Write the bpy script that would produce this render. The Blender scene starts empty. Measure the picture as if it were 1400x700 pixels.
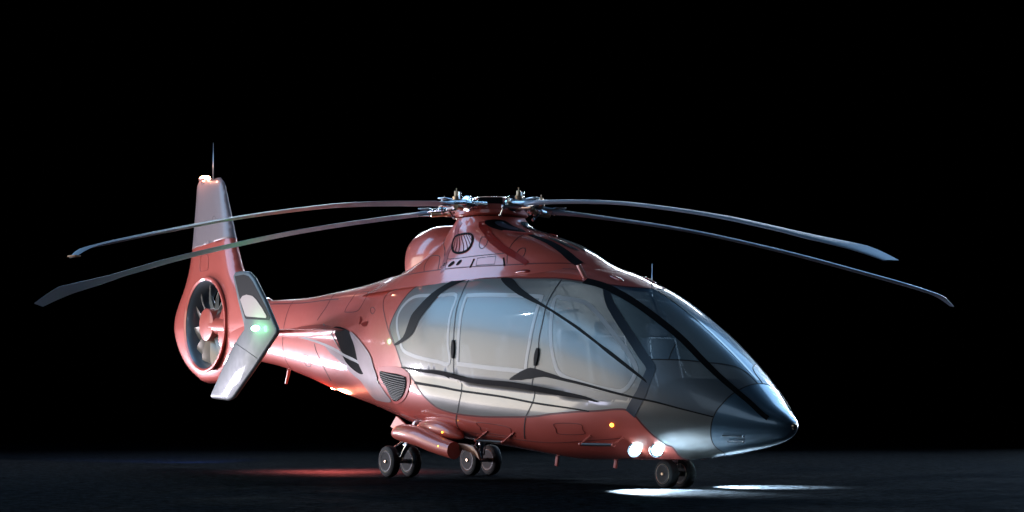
import bpy, bmesh, math, random
import numpy as np
from mathutils import Vector, Matrix
from mathutils.geometry import delaunay_2d_cdt
random.seed(5); rng = np.random.default_rng(3)
scn = bpy.context.scene; COL = scn.collection
R = math.radians
F = {
 'roofline': [(-1.815, 42.2), (-1.468, 47.5), (-1.116, 49.0), (-0.773, 50.8), (-0.264, 51.5), (0.389, 52.5), (1.142, 54.0), (1.813, 56.0), (2.506, 61.5), (2.997, 75.8), (3.13, 90)],
 'cabin_rear': [(-0.773, 50.8), (-0.904, 44.0), (-1.049, 31.8), (-1.169, 22.2), (-1.196, 16.2), (-1.009, 9.2), (-0.76, 0.8), (-0.592, 0.0), (-0.414, -3.7), (-0.314, -8.2), (-0.115, -15.2), (0.08, -21.0), (0.342, -23.5), (0.62, -24.0), (1.033, -23.0), (1.428, -20.8), (2.084, -17.0), (2.39, -14.3), (2.816, -11.8), (3.1, -10.5), (3.255, -9.5), (3.455, -7.8), (3.583, -7.5), (3.645, -9.2), (3.733, -14.0), (3.838, -27.0), (3.901, -36.2), (3.952, -45.5), (3.995, -53.0), (3.75, -90)],
 'nose_cap': [(4.84, 90), (4.832, 67.8), (4.813, 49.5), (4.782, 34.8), (4.738, 17.8), (4.688, 5.2), (4.64, -9.2), (4.591, -26.3), (4.536, -44.2), (4.502, -58.2), (4.463, -74.5), (4.3, -90)],
 'strip': [(2.498, 62.2), (2.774, 64.8), (3.005, 64.5), (3.426, 63.0), (3.726, 61.3), (4.061, 58.8), (4.367, 53.0), (4.6, 48.2), (4.813, 44.0), (4.996, 38.8), (5.161, 21.2)],
 'apost': [(2.783, 65.8), (2.858, 61.8), (3.045, 52.8), (3.262, 45.5), (3.512, 37.5), (3.739, 29.2), (3.863, 24.5), (3.889, 20.2), (3.818, 5.5), (3.733, -2.0), (3.652, -10.8)],
 'ws_bottom': [(3.838, 28.2), (4.09, 37.0), (4.362, 51.2), (4.473, 61.0), (4.568, 72.8), (4.618, 79.8), (4.692, 79.5), (4.843, 81.2)],
 'inner_line': [(4.049, 35.0), (4.019, 51.5)],
 'wave': [(1.684, 0.8), (1.892, 2.0), (2.075, 3.2), (2.336, 3.7), (2.646, 3.2), (2.997, 2.8), (3.706, 1.2), (4.031, 0.8), (4.377, -1.0), (4.654, -3.7)],
 'crease': [(-0.76, 0.8), (-0.251, 0.5), (0.176, 0.5), (0.823, 0.0), (1.724, 0.0), (2.141, -0.2), (2.646, -1.0), (2.997, -2.0), (3.201, -3.7)],
 'low_stripe': [(-0.427, -3.7), (0.176, -4.2), (0.586, -5.0), (1.438, -5.5), (2.094, -7.3), (2.638, -9.0), (3.053, -10.8)],
 'door1': [(0.412, 52.2), (0.447, 40.0), (0.447, 29.2), (0.47, 20.5), (0.482, 13.2), (0.505, 4.5), (0.517, 0.5), (0.609, -0.2), (0.631, -7.5), (0.54, -19.8), (0.365, -35.2), (0.25, -58)],
 'handle1': [(0.493, 11.5), (0.505, 4.5)],
 'door2': [(2.179, 56.8), (2.188, 46.2), (2.179, 37.0), (2.197, 26.0), (2.188, 16.8), (2.197, 13.2), (2.16, 6.0), (2.141, 3.0), (2.103, -0.2), (2.084, -6.0), (2.008, -13.2), (1.94, -18.0), (1.892, -23.2), (1.714, -42.2)],
 'handle2': [(2.197, 13.2), (2.169, 6.0)],
 'cswoosh': [(0.389, 52.5), (0.068, 52.2), (-0.042, 48.5), (-0.251, 40.5), (-0.465, 30.5), (-0.605, 24.5), (-0.669, 17.5), (-0.76, 12.2), (-0.969, 9.2), (-0.996, 8.2), (-0.838, 9.0), (-0.503, 13.5), (-0.376, 21.0), (-0.189, 29.5), (-0.017, 40.0), (0.116, 45.0), (0.342, 51.5)],
 'mswoosh': [(1.077, 53.5), (1.26, 47.2), (1.552, 41.2), (1.694, 39.2), (1.921, 36.5), (2.179, 34.0), (2.435, 31.3), (2.723, 28.5), (3.084, 24.2), (3.278, 21.2), (3.555, 17.2), (3.805, 13.0), (3.87, 11.8), (3.863, 12.8), (3.818, 14.5), (3.638, 18.2), (3.345, 22.8), (3.147, 25.0), (2.808, 29.5), (2.515, 32.2), (2.179, 35.5), (1.882, 40.0), (1.562, 46.2), (1.291, 53.8)],
 'win1': [(0.342, 37.8), (-0.066, 38.2), (-0.579, 39.0), (-0.786, 36.8), (-0.943, 30.8), (-1.009, 23.5), (-0.956, 16.5), (-0.864, 11.5), (-0.747, 6.5), (-0.477, 4.5), (-0.152, 3.5), (0.14, 3.0), (0.412, 3.0), (0.365, 9.8), (0.342, 22.5)],
 'win2': [(0.574, 37.5), (1.704, 40.2), (2.046, 40.8), (2.046, 25.2), (2.027, 14.3), (1.979, 3.5), (1.291, 3.0), (0.597, 3.0), (0.597, 11.8), (0.574, 24.8)],
 'win3': [(2.271, 41.8), (2.399, 43.2), (2.568, 45.0), (2.732, 45.8), (2.874, 44.0), (3.147, 37.8), (3.44, 30.0), (3.548, 26.8), (3.693, 19.8), (3.706, 14.5), (3.638, 7.0), (3.526, 3.0), (3.278, 2.5), (2.94, 3.2), (2.62, 4.5), (2.489, 9.0), (2.39, 18.2), (2.336, 27.2)],
 'vent': [(-1.523, 0.0), (-1.236, 0.5), (-0.864, 0.8), (-0.631, 0.2), (-0.541, -1.0), (-0.566, -8.2), (-0.747, -18.5), (-1.009, -26.3), (-1.169, -26.3), (-1.291, -14.0), (-1.537, -5.2), (-1.564, -1.2)],
 'intake': [(-3.825, 5.0), (-3.525, 3.0), (-2.91, 0.2), (-2.287, -2.5), (-1.843, -8.2), (-1.578, -12.5), (-1.372, -20.2), (-1.277, -28.0), (-1.886, -38.2), (-2.157, -39.2), (-2.418, -22.8), (-2.759, -18.8), (-3.23, -8.0)],
 'intake_hole': [(-3.525, 2.5), (-2.94, -0.2), (-2.864, -10.5), (-2.759, -17.8), (-2.507, -22.5), (-2.759, -18.8), (-3.199, -7.8)],
 'aft_line': [(-0.773, 50.8), (-1.25, 49.5), (-1.675, 44.0), (-1.689, 35.2), (-1.372, 21.2), (-1.089, 10.8), (-0.983, 8.2)],
 'keel_line': [(-5.366, 11.8), (-4.705, 10.5), (-3.905, 5.8), (-3.077, 0.2), (-2.287, -2.5), (-1.592, -12.0)],
 'boom_line': [(-6.172, 64.5), (-5.263, 62.2), (-4.244, 58.5), (-3.635, 54.2)],
 'boom_joint': [(-3.953, 70.8), (-3.953, 46.5), (-4.163, 28.8)],
 'boom_joint2': [(-4.179, 5.0), (-4.001, -10.8), (-3.857, -29.0), (-3.809, -44.5)],
 'hatch': [(-2.61, 53.5), (-3.061, 57.5), (-3.122, 49.0), (-3.214, 36.2), (-3.138, 33.8), (-2.789, 32.8), (-2.64, 34.8), (-2.551, 44.8), (-2.58, 52.0)],
 'fuelcap': [(-2.071, 33.2), (-1.942, 30.5), (-1.999, 27.8), (-2.099, 29.2), (-2.143, 32.2), (-2.071, 33.2)],
 'hatch2': [(-4.639, -12.8), (-4.457, -10.8), (-4.374, -25.8), (-4.556, -30.2), (-4.639, -15.5)],
 'amber': [(3.345, -21.8)],
 'foot1': [(0.505, -56.5), (1.217, -49.0)],
 'foot1b': [(0.505, -56.5), (1.001, -39.2)],
 'foot1c': [(1.217, -49.0), (1.582, -35.2)],
 'foot2': [(2.749, -40.8), (3.262, -41.2)],
 'foot2b': [(2.749, -40.8), (2.956, -33.2)],
 'foot2c': [(3.262, -41.2), (3.433, -35.0)],
 'nfoot1': [(4.701, -32.0), (4.915, -33.8)],
 'nfoot2': [(4.717, -42.8), (4.876, -46.5)],
 'lights': [(3.448, -49.8), (3.759, -50.3)],
 'nl': [(4.473, -80.8)],
 'dark_edge': [(3.645, -9.0), (3.964, -27.2), (4.043, -52.0)],
}
G = {
 'grille': [(2.979, -100.3), (3.064, -99.9), (3.091, -91.7), (3.083, -82.1), (3.038, -80.7), (2.94, -83.5), (2.862, -86.7), (2.846, -90.9), (2.887, -95.9)],
 'stripe_rear': [(3.269, -93.3), (3.132, -97.3), (2.925, -101.1), (2.782, -97.1), (2.631, -91.5)],
 'stripe_mid': [(3.24, -52.7), (3.144, -56.3), (3.009, -63.5), (2.868, -61.7), (2.758, -55.9), (2.652, -50.7), (2.611, -49.7)],
 'stripe_front': [(3.028, -19.2), (2.964, -19.6), (2.881, -18.6), (2.772, -18.6), (2.668, -19.6), (2.574, -20.2)],
 'front_intake': [(3.259, -16.8), (3.269, 19.8), (3.187, 19.8), (3.095, 2.6), (3.028, -19.2), (3.079, -24.4), (3.161, -18.2)],
 'front_screen': [(2.942, -9.4), (2.944, 6.6), (2.86, 4.2), (2.791, 9.8), (2.756, -1.4), (2.829, -3.6), (2.893, -9.2)],
 'seam1': [(3.105, -131.5), (2.938, -108.1), (2.793, -97.1), (2.778, -79.5), (2.772, -58.5)],
 'seam2': [(2.633, -60.3), (2.772, -58.5), (2.885, -51.9), (2.97, -39.5), (3.015, -26.6)],
 'circle1': [(3.02, -70.5), (2.995, -67.5), (2.897, -72.5), (2.866, -76.1), (2.917, -77.5), (2.985, -74.5), (3.02, -70.5)],
 'circle2': [(2.815, -48.3), (2.811, -45.1), (2.717, -49.5), (2.684, -52.7), (2.725, -53.9), (2.77, -52.3), (2.815, -48.3)],
 'hatch': [(2.666, -104.5), (2.799, -116.7), (2.872, -120.3), (2.85, -107.7), (2.786, -101.9), (2.658, -95.1)],
 'hatch2': [(2.656, -76.9), (2.746, -77.7), (2.748, -66.3), (2.647, -66.9)],
 'hole1': [(2.715, -94.7)],
 'hole2': [(2.713, -90.7)],
 'hole3': [(2.719, -87.5)],
 'slot1': [(2.688, -79.5)],
 'slot2': [(2.664, -61.7)],
 'base': [(2.668, -141.9), (2.658, -116.1), (2.658, -94.7), (2.647, -80.9), (2.617, -57.7), (2.607, -42.1), (2.574, -16.0), (2.578, 14.4)],
}
# ------------------------------------------------------------------ materials
def new_mat(name):
    m = bpy.data.materials.new(name); m.use_nodes = True
    nt = m.node_tree; return m, nt, nt.nodes['Principled BSDF']
def mat(name, col, metal=0, rough=.5, coat=0, coat_r=.03, emis=None, es=0, bump=0, scale=60, spec=.5):
    m, nt, b = new_mat(name)
    b.inputs['Base Color'].default_value = (*col, 1); b.inputs['Metallic'].default_value = metal
    b.inputs['Roughness'].default_value = rough; b.inputs['Coat Weight'].default_value = coat
    b.inputs['Coat Roughness'].default_value = coat_r; b.inputs['Specular IOR Level'].default_value = spec
    if emis: b.inputs['Emission Color'].default_value = (*emis, 1); b.inputs['Emission Strength'].default_value = es
    if bump:
        tc = nt.nodes.new('ShaderNodeTexCoord'); n = nt.nodes.new('ShaderNodeTexNoise'); n.inputs['Scale'].default_value = scale
        n.inputs['Detail'].default_value = 6
        bp = nt.nodes.new('ShaderNodeBump'); bp.inputs['Strength'].default_value = bump; bp.inputs['Distance'].default_value = .01
        nt.links.new(tc.outputs['Object'], n.inputs['Vector']); nt.links.new(n.outputs['Fac'], bp.inputs['Height']); nt.links.new(bp.outputs['Normal'], b.inputs['Normal'])
    return m
def paint(name, col, metal, rough, coat=1, wob=.0008):
    """car paint: metallic base under clear coat, faint panel waviness and roughness variation"""
    m, nt, b = new_mat(name)
    b.inputs['Base Color'].default_value = (*col, 1); b.inputs['Metallic'].default_value = metal
    b.inputs['Coat Weight'].default_value = coat; b.inputs['Coat Roughness'].default_value = .09
    tc = nt.nodes.new('ShaderNodeTexCoord')
    n = nt.nodes.new('ShaderNodeTexNoise'); n.inputs['Scale'].default_value = 1.6; n.inputs['Detail'].default_value = 2
    bp = nt.nodes.new('ShaderNodeBump'); bp.inputs['Strength'].default_value = 1; bp.inputs['Distance'].default_value = wob
    n2 = nt.nodes.new('ShaderNodeTexNoise'); n2.inputs['Scale'].default_value = 9; n2.inputs['Detail'].default_value = 8
    mr = nt.nodes.new('ShaderNodeMapRange'); mr.inputs['To Min'].default_value = rough*.85; mr.inputs['To Max'].default_value = rough*1.2
    L = nt.links.new
    L(tc.outputs['Object'], n.inputs['Vector']); L(tc.outputs['Object'], n2.inputs['Vector'])
    L(n.outputs['Fac'], bp.inputs['Height']); L(bp.outputs['Normal'], b.inputs['Coat Normal'])
    L(n2.outputs['Fac'], mr.inputs['Value']); L(mr.outputs['Result'], b.inputs['Roughness'])
    return m
def glass(name, tint, trans, col, metal=0, rough=.12, coat=1, cr=.03):
    m, nt, b = new_mat(name)
    b.inputs['Base Color'].default_value = (*col, 1); b.inputs['Metallic'].default_value = metal
    b.inputs['Roughness'].default_value = rough; b.inputs['Coat Weight'].default_value = coat; b.inputs['Coat Roughness'].default_value = cr
    t = nt.nodes.new('ShaderNodeBsdfTransparent'); t.inputs['Color'].default_value = (*tint, 1)
    mx = nt.nodes.new('ShaderNodeMixShader'); fr = nt.nodes.new('ShaderNodeFresnel'); fr.inputs['IOR'].default_value = 1.45
    mr = nt.nodes.new('ShaderNodeMapRange'); mr.inputs['From Min'].default_value = .03; mr.inputs['From Max'].default_value = .6
    mr.inputs['To Min'].default_value = trans; mr.inputs['To Max'].default_value = 0
    L = nt.links.new; out = nt.nodes['Material Output']
    L(fr.outputs['Fac'], mr.inputs['Value']); L(mr.outputs['Result'], mx.inputs['Fac'])
    L(b.outputs['BSDF'], mx.inputs[1]); L(t.outputs['BSDF'], mx.inputs[2]); L(mx.outputs['Shader'], out.inputs['Surface'])
    return m
M = dict(
 red=paint('red_paint', (.56, .095, .066), .15, .44),
 dred=paint('dark_red_stripe', (.30, .018, .012), .2, .3),
 pod=paint('red_pod_paint', (.48, .080, .05), .1, .44, .5),
 silver=paint('grey_paint', (.20, .19, .17), .5, .30),
 door=paint('pearl_grey_paint', (.25, .238, .212), .3, .38),
 nose=paint('blue_grey_paint', (.085, .145, .20), .5, .34),
 fin=paint('fin_grey_paint', (.28, .205, .205), .15, .5, .3),
 black=mat('black_gloss', (.004, .004, .005), 0, .6, 0, spec=.12),
 matte=mat('black_matte', (.006, .006, .007), 0, .8, spec=.1),
 seam=mat('seam_rubber', (.012, .010, .012), 0, .6),
 redseam=mat('red_seam', (.12, .008, .006), 0, .5),
 frame=mat('window_frame_grey', (.38, .375, .37), .1, .45, .3),
 chrome=mat('polished_steel', (.75, .77, .80), 1, .16, bump=.15, scale=40),
 steel=mat('dull_steel', (.42, .45, .50), 1, .34, bump=.3, scale=60),
 brass=mat('bronze_fitting', (.60, .42, .28), 1, .3),
 tyre=mat('tyre_rubber', (.003, .003, .0035), 0, .7, bump=.4, scale=90, spec=.25),
 blade=mat('blade_grey', (.22, .27, .35), .2, .5, 0),
 bladetip=mat('blade_tip_orange', (.75, .32, .14), 0, .45),
 dark=mat('duct_grey', (.10, .12, .14), .4, .4, .4),
 rim=mat('wheel_rim_grey', (.03, .03, .032), .5, .45),
 fan=mat('fan_blade_grey', (.26, .22, .18), .4, .4),
 seat=mat('seat_leather', (.26, .27, .30), 0, .5, bump=.3, scale=120),
 piping=mat('seat_piping', (.75, .76, .82), 0, .5),
 inner=mat('cabin_lining', (.10, .11, .12), 0, .7),
 gdoor=glass('door_glass', (.7, .74, .76), .55, (.36, .365, .35), .35, .38, .7, .16),
 gws=glass('windshield_glass', (.36, .50, .58), .48, (.10, .17, .24), .5, .34, .8, .07),
 gchin=glass('chin_glass', (.34, .42, .47), .45, (.22, .24, .26), .4, .34, .7, .08),
 lampw=mat('landing_lamp', (.9, .95, 1), 0, .3, emis=(.45, .90, 1), es=40),
 lampr=mat('beacon_lamp', (1, .4, .2), 0, .3, emis=(1, .40, .24), es=40),
 lampg=mat('green_lamp', (.2, 1, .4), 0, .3, emis=(.20, 1, .36), es=22),
 lampa=mat('amber_lamp', (1, .6, .05), 0, .3, emis=(1, .55, .05), es=5),
 tag=mat('red_tag', (.60, .07, .05), 0, .5),
 mesh=mat('vent_mesh', (.05, .045, .04), .5, .45),
)
# ------------------------------------------------------------------ object helpers
def finish(name, me, m, parent, smooth=True):
    o = bpy.data.objects.new(name, me); COL.objects.link(o)
    if m is not None: me.materials.append(m)
    if parent is not None: o.parent = parent
    if smooth:
        for p in me.polygons: p.use_smooth = True
    return o
def raw(name, V, Fc, m, parent, smooth=True, N=None):
    me = bpy.data.meshes.new(name); me.from_pydata([tuple(map(float, v)) for v in V], [], [tuple(map(int, f)) for f in Fc])
    o = finish(name, me, m, parent, smooth)
    if N is not None: me.normals_split_custom_set_from_vertices([tuple(map(float, n)) for n in N])
    return o
def mirror(o, name=None, parent='same'):
    """port-side twin of a starboard part"""
    me = o.data.copy(); me.transform(Matrix.Scale(-1, 4, (0, 1, 0))); me.flip_normals()
    c = bpy.data.objects.new(o.name.split('.')[0], me); COL.objects.link(c)
    c.parent = o.parent if parent == 'same' else parent
    return c
class MB:
    """collects simple solids into ONE bmesh"""
    def __init__(s): s.bm = bmesh.new()
    def _ring(s, c, u, v, r, n): return [s.bm.verts.new(c+u*(r*math.cos(2*math.pi*k/n))+v*(r*math.sin(2*math.pi*k/n))) for k in range(n)]
    def lathe(s, o, ax, prof, n=32, cap=True):
        """prof: (distance along axis, radius)"""
        o = Vector(o); ax = Vector(ax).normalized(); u = ax.orthogonal().normalized(); v = ax.cross(u)
        rings = [s._ring(o+ax*a, u, v, max(r, 1e-4), n) for a, r in prof]
        for A, B in zip(rings, rings[1:]):
            for k in range(n): s.bm.faces.new((A[k], A[(k+1) % n], B[(k+1) % n], B[k]))
        if cap:
            s.bm.faces.new(rings[0][::-1]); s.bm.faces.new(rings[-1])
        return s
    def cyl(s, a, b, r, r2=None, n=16):
        a = Vector(a); b = Vector(b); L = (b-a).length; r2 = r if r2 is None else r2; e = min(.15*min(r, r2), L*.2)
        return s.lathe(a, b-a, [(0, r-e), (e, r), (L-e, r2), (L, r2-e)], n)
    def box(s, c, sz, rot=None, bev=.0):
        c = Vector(c); mt = Matrix.Translation(c) @ ((rot or Matrix.Identity(3)).to_4x4()) @ Matrix.Diagonal((sz[0], sz[1], sz[2], 1))
        r = bmesh.ops.create_cube(s.bm, size=1, matrix=mt)
        if bev:
            es = list({e for v in r['verts'] for e in v.link_edges})
            bmesh.ops.bevel(s.bm, geom=es, offset=bev, segments=2, affect='EDGES', profile=.6)
        return s
    def tube(s, pts, r, n=8):
        pts = [Vector(p) for p in pts]; prev = None; rings = []
        for i, p in enumerate(pts):
            t = (pts[min(i+1, len(pts)-1)]-pts[max(i-1, 0)]).normalized()
            u = t.orthogonal().normalized() if prev is None else (prev-t*prev.dot(t)).normalized()
            prev = u; rr = r[i] if isinstance(r, (list, tuple)) else r
            rings.append(s._ring(p, u, t.cross(u), rr, n))
        for A, B in zip(rings, rings[1:]):
            for k in range(n): s.bm.faces.new((A[k], A[(k+1) % n], B[(k+1) % n], B[k]))
        s.bm.faces.new(rings[0][::-1]); s.bm.faces.new(rings[-1]); return s
    def ball(s, c, r, sc=(1, 1, 1), rot=None):
        mt = Matrix.Translation(Vector(c)) @ ((rot or Matrix.Identity(3)).to_4x4()) @ Matrix.Diagonal((sc[0], sc[1], sc[2], 1))
        bmesh.ops.create_uvsphere(s.bm, u_segments=24, v_segments=14, radius=r, matrix=mt); return s
    def prism(s, pts, y0, y1, inset=0, axis='y'):
        """outline in (x, z) extruded along y; faces inset gives rounded edges"""
        c = np.array(pts, float); n = len(c)
        area = .5*sum(c[i][0]*c[(i+1) % n][1]-c[(i+1) % n][0]*c[i][1] for i in range(n))
        if area < 0: c = c[::-1]
        def off(d):
            out = []
            for i in range(n):
                a = c[i]-c[i-1]; b = c[(i+1) % n]-c[i]
                na = np.array([-a[1], a[0]])/np.hypot(*a); nb = np.array([-b[1], b[0]])/np.hypot(*b)
                k = na+nb; k = k/max(.35, k@k)*2
                out.append(c[i]+k*d)
            return out
        mid = (y0+y1)/2; h = (y1-y0)/2
        lay = [(y0, 1), (mid-h*.8, .45), (mid-h*.4, .1), (mid, 0), (mid+h*.4, .1), (mid+h*.8, .45), (y1, 1)] if inset else [(y0, 0), (y1, 0)]
        rings = []
        for y, f in lay:
            q = off(inset*f); rings.append([s.bm.verts.new((p[0], y, p[1])) for p in q])
        for A, B in zip(rings, rings[1:]):
            for k in range(n): s.bm.faces.new((A[k], B[k], B[(k+1) % n], A[(k+1) % n]))
        s.bm.faces.new(rings[0]); s.bm.faces.new(rings[-1][::-1]); return s
    def build(s, name, m, parent, smooth=True, angle=35):
        bmesh.ops.recalc_face_normals(s.bm, faces=s.bm.faces)
        if smooth:
            for e in s.bm.edges:
                e.smooth = not (len(e.link_faces) == 2 and e.calc_face_angle(0) > R(angle))
        me = bpy.data.meshes.new(name); s.bm.to_mesh(me); s.bm.free()
        return finish(name, me, m, parent, smooth)
# ------------------------------------------------------------------ lofted surfaces
def pchip(xk, yk, x):
    xk = np.array(xk, float); yk = np.array(yk, float); h = np.diff(xk); d = np.diff(yk)/h
    m = np.zeros_like(yk)
    for i in range(1, len(xk)-1):
        if d[i-1]*d[i] > 0:
            w1 = 2*h[i]+h[i-1]; w2 = h[i]+2*h[i-1]; m[i] = (w1+w2)/(w1/d[i-1]+w2/d[i])
    m[0] = d[0]; m[-1] = d[-1]
    x = np.asarray(x, float); i = np.clip(np.searchsorted(xk, x)-1, 0, len(xk)-2); t = (x-xk[i])/h[i]
    return (2*t**3-3*t**2+1)*yk[i]+(t**3-2*t**2+t)*h[i]*m[i]+(-2*t**3+3*t**2)*yk[i+1]+(t**3-t**2)*h[i]*m[i+1]
XN = 5.34
KX = [-8.2,-7,-6,-5,-4,-3,-2,-1,0,1,2,3,3.7,4.3,4.75,5.08,5.26,5.34]
KU = [math.sqrt(XN-x) for x in KX][::-1]
rv = lambda L: list(L)[::-1]
KW = rv([.16,.20,.24,.29,.37,.50,.72,.93,1.0,1.0,.98,.90,.79,.63,.45,.265,.135,0])
KM = rv([2.2,2.05,1.95,1.85,1.75,1.65,1.5,1.38,1.3,1.22,1.14,1.05,.97,.88,.80,.73,.70,.68])
KT = rv([2.662,2.638,2.613,2.591,2.626,2.68,2.752,2.721,2.7,2.671,2.582,2.283,1.934,1.546,1.211,.925,.80,.68])
KB = rv([1.843,1.72,1.598,1.404,1.172,.975,.785,.605,.485,.392,.294,.295,.311,.37,.438,.505,.571,.68])
KNT = rv([2,2,2,2.1,2.2,2.3,2.5,2.8,2.9,2.8,2.6,2.35,2.2,2.1,2,2,2,2])
KNB = rv([2,2,2,2,2,2.1,2.3,2.6,2.8,2.8,2.7,2.5,2.3,2.2,2.1,2,2,2])
CRX = [-.80,-.25,.18,.82,1.72,2.14,2.64,3.0,3.25]; CRZ = [1.435,1.38,1.335,1.235,1.16,1.12,1.05,1.0,.95]
def sstep(t): t = np.clip(t, 0, 1); return t*t*(3-2*t)
def body(u, T):
    """hull surface; u = sqrt(nose - x), T = angle in degrees, -90 keel .. 90 roof, starboard side"""
    u = np.asarray(u, float); T = np.radians(np.asarray(T, float)); x = XN-u*u
    w = pchip(KU, KW, u); zm = pchip(KU, KM, u)
    ht = pchip(KU, np.array(KT)-np.array(KM), u); hb = pchip(KU, np.array(KM)-np.array(KB), u)
    nt = pchip(KU, KNT, u); nb = pchip(KU, KNB, u); c, s = np.cos(T), np.sin(T); nn = np.where(s > 0, nt, nb)
    y = -w*np.sign(c)*np.abs(c)**(2/nn); z = zm+np.where(s > 0, ht, hb)*np.sign(s)*np.abs(s)**(2/nn)
    # shelf under the side crease
    zc = np.interp(x, CRX, CRZ); d = .05*sstep((x+.76)/.9)*sstep((3.2-x)/.9)
    k = sstep((zc-z)/.05)*(1-sstep((zc-z)/.36))
    y = y+np.sign(-y)*d*k*(np.abs(y) > .3)
    return np.stack([x, y, z], -1)
CZ = [2.3,2.45,2.6,2.75,2.9,3.05,3.2,3.32]; CW = [.80,.74,.68,.63,.57,.51,.45,.42]
CF = [3.062,2.57,2.141,1.808,1.432,.919,.419,.287]; CR = [-3.765,-3.129,-2.491,-1.829,-1.329,-.954,-.741,-.557]
def cowl(z, T):
    z = np.asarray(z, float); t = np.radians(np.asarray(T, float))
    xf = pchip(CZ, CF, z); xr = pchip(CZ, CR, z); w = pchip(CZ, CW, z); c = (xf+xr)/2; a = (xf-xr)/2; n = 2.3
    return np.stack([c+a*np.sign(np.cos(t))*abs(np.cos(t))**(2/n), w*np.sign(np.sin(t))*abs(np.sin(t))**(2/n), z+0*t], -1)
def normals(S, a, b, ref):
    da = .004; db = .6
    ta = S(a+da, b)-S(a-da, b); tb = S(a, b+db)-S(a, b-db)
    n = np.cross(ta, tb); n /= np.maximum(np.linalg.norm(n, axis=-1, keepdims=True), 1e-12)
    P = S(a, b); flip = np.sum(n*(P-ref(P)), -1) < 0; n[flip] *= -1
    return n
def refbody(P): q = P.copy(); q[..., 1] = 0; q[..., 2] = np.interp(P[..., 0], KX, rv(KM)); return q
def refcowl(P): q = P.copy(); q[..., 1] = 0; q[..., 0] = -.2; q[..., 2] -= .4; return q
SURF = {'b': (body, refbody, 4.0, 1/26.), 'c': (cowl, refcowl, 3.0, 1/30.)}
def SP(kind, q, off=0.):
    S, ref, _, _ = SURF[kind]; q = np.asarray(q, float); P = S(q[:, 0], q[:, 1]); N = normals(S, q[:, 0], q[:, 1], ref)
    return P+N*off, N
def B(L):  # (x, theta) -> (u, theta)
    return [(math.sqrt(max(XN-x, 1e-6)), t) for x, t in L]
def crom(P, closed=False, k=6):
    P = [np.array(p, float) for p in P]; n = len(P); out = []
    if n < 3: 
        return [tuple(P[0]+(P[-1]-P[0])*i/k) for i in range(k+1)]
    rngi = range(n if closed else n-1)
    for i in rngi:
        if closed: p0, p1, p2, p3 = P[i-1], P[i], P[(i+1) % n], P[(i+2) % n]
        else: p0, p1, p2, p3 = P[max(i-1, 0)], P[i], P[i+1], P[min(i+2, n-1)]
        for j in range(k):
            t = j/k; out.append(tuple(.5*((2*p1)+(p2-p0)*t+(2*p0-5*p1+4*p2-p3)*t*t+(3*p1-p0-3*p2+p3)*t**3)))
    if not closed: out.append(tuple(P[-1]))
    return out
def inpoly(x, y, poly):
    c = np.zeros(x.shape, bool); n = len(poly); j = n-1
    for i in range(n):
        xi, yi = poly[i]; xj, yj = poly[j]
        hit = ((yi > y) != (yj > y)) & (x < (xj-xi)*(y-yi)/((yj-yi) or 1e-12)+xi); c ^= hit; j = i
    return c
def cdt(kind, outline, lines=(), step=None):
    """triangulate the inside of outline (surface parameters) with extra constraint lines"""
    S, ref, ka, kb = SURF[kind]; sa, sb = step or (.022, 3.0)
    o = np.array(outline, float); lo, hi = o.min(0), o.max(0)
    ga = np.arange(lo[0]+sa*.5, hi[0], sa); gb = np.arange(lo[1]+sb*.5, hi[1], sb)
    A, Bb = np.meshgrid(ga, gb, indexing='ij'); A = A.ravel(); Bb = Bb.ravel(); k = inpoly(A, Bb, outline); A, Bb = A[k], Bb[k]
    # drop grid points that crowd the constraint lines
    near = np.zeros(len(A), bool); pts = [tuple(p) for p in outline]; edges = [(i, (i+1) % len(pts)) for i in range(len(pts))]
    for L in lines:
        b0 = len(pts); pts += [tuple(p) for p in L]; edges += [(b0+i, b0+i+1) for i in range(len(L)-1)]
    for p in pts: near |= (np.abs(A-p[0])/sa)**2+(np.abs(Bb-p[1])/sb)**2 < .16
    A, Bb = A[~near], Bb[~near]
    vs = [Vector((a*ka, b*kb)) for a, b in pts]+[Vector((a*ka, b*kb)) for a, b in zip(A, Bb)]
    V, E, Fc, *_ = delaunay_2d_cdt(vs, edges, [], 0, 1e-5)
    V = np.array([(v.x/ka, v.y/kb) for v in V]); Fc = np.array([f for f in Fc if len(f) == 3])
    C = V[Fc].mean(1); keep = inpoly(C[:, 0], C[:, 1], outline)
    return V, Fc[keep], C[keep]
def surf_mesh(name, kind, V, Fc, m, parent, off=0., both=False):
    used = np.unique(Fc); mp = -np.ones(len(V), int); mp[used] = range(len(used)); V = V[used]; Fc = mp[Fc]
    P, N = SP(kind, V, off)
    a, b, c = P[Fc[:, 0]], P[Fc[:, 1]], P[Fc[:, 2]]; fn = np.cross(b-a, c-a); fl = np.sum(fn*N[Fc[:, 0]], 1) < 0
    Fc = Fc.copy(); Fc[fl] = Fc[fl][:, ::-1]
    if both:
        seam = np.abs(P[:, 1]) < 2e-3; P[seam, 1] = 0; N[seam, 1] = 0
        n = len(P); P2 = P*[1, -1, 1]; N2 = N*[1, -1, 1]; idx = np.arange(n)+n; idx[seam] = np.arange(n)[seam]
        keepv = np.ones(2*n, bool); keepv[n:][seam] = False; re = np.cumsum(keepv)-1
        PP = np.vstack([P, P2])[keepv]; NN = np.vstack([N, N2])[keepv]; FF = np.vstack([Fc, idx[Fc][:, ::-1]]); FF = re[FF]
        P, N, Fc = PP, NN, FF
    ar = np.linalg.norm(np.cross(P[Fc[:, 1]]-P[Fc[:, 0]], P[Fc[:, 2]]-P[Fc[:, 0]]), axis=1); Fc = Fc[ar > 1e-9]
    return raw(name, P, Fc, m, parent, True, N)
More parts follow.
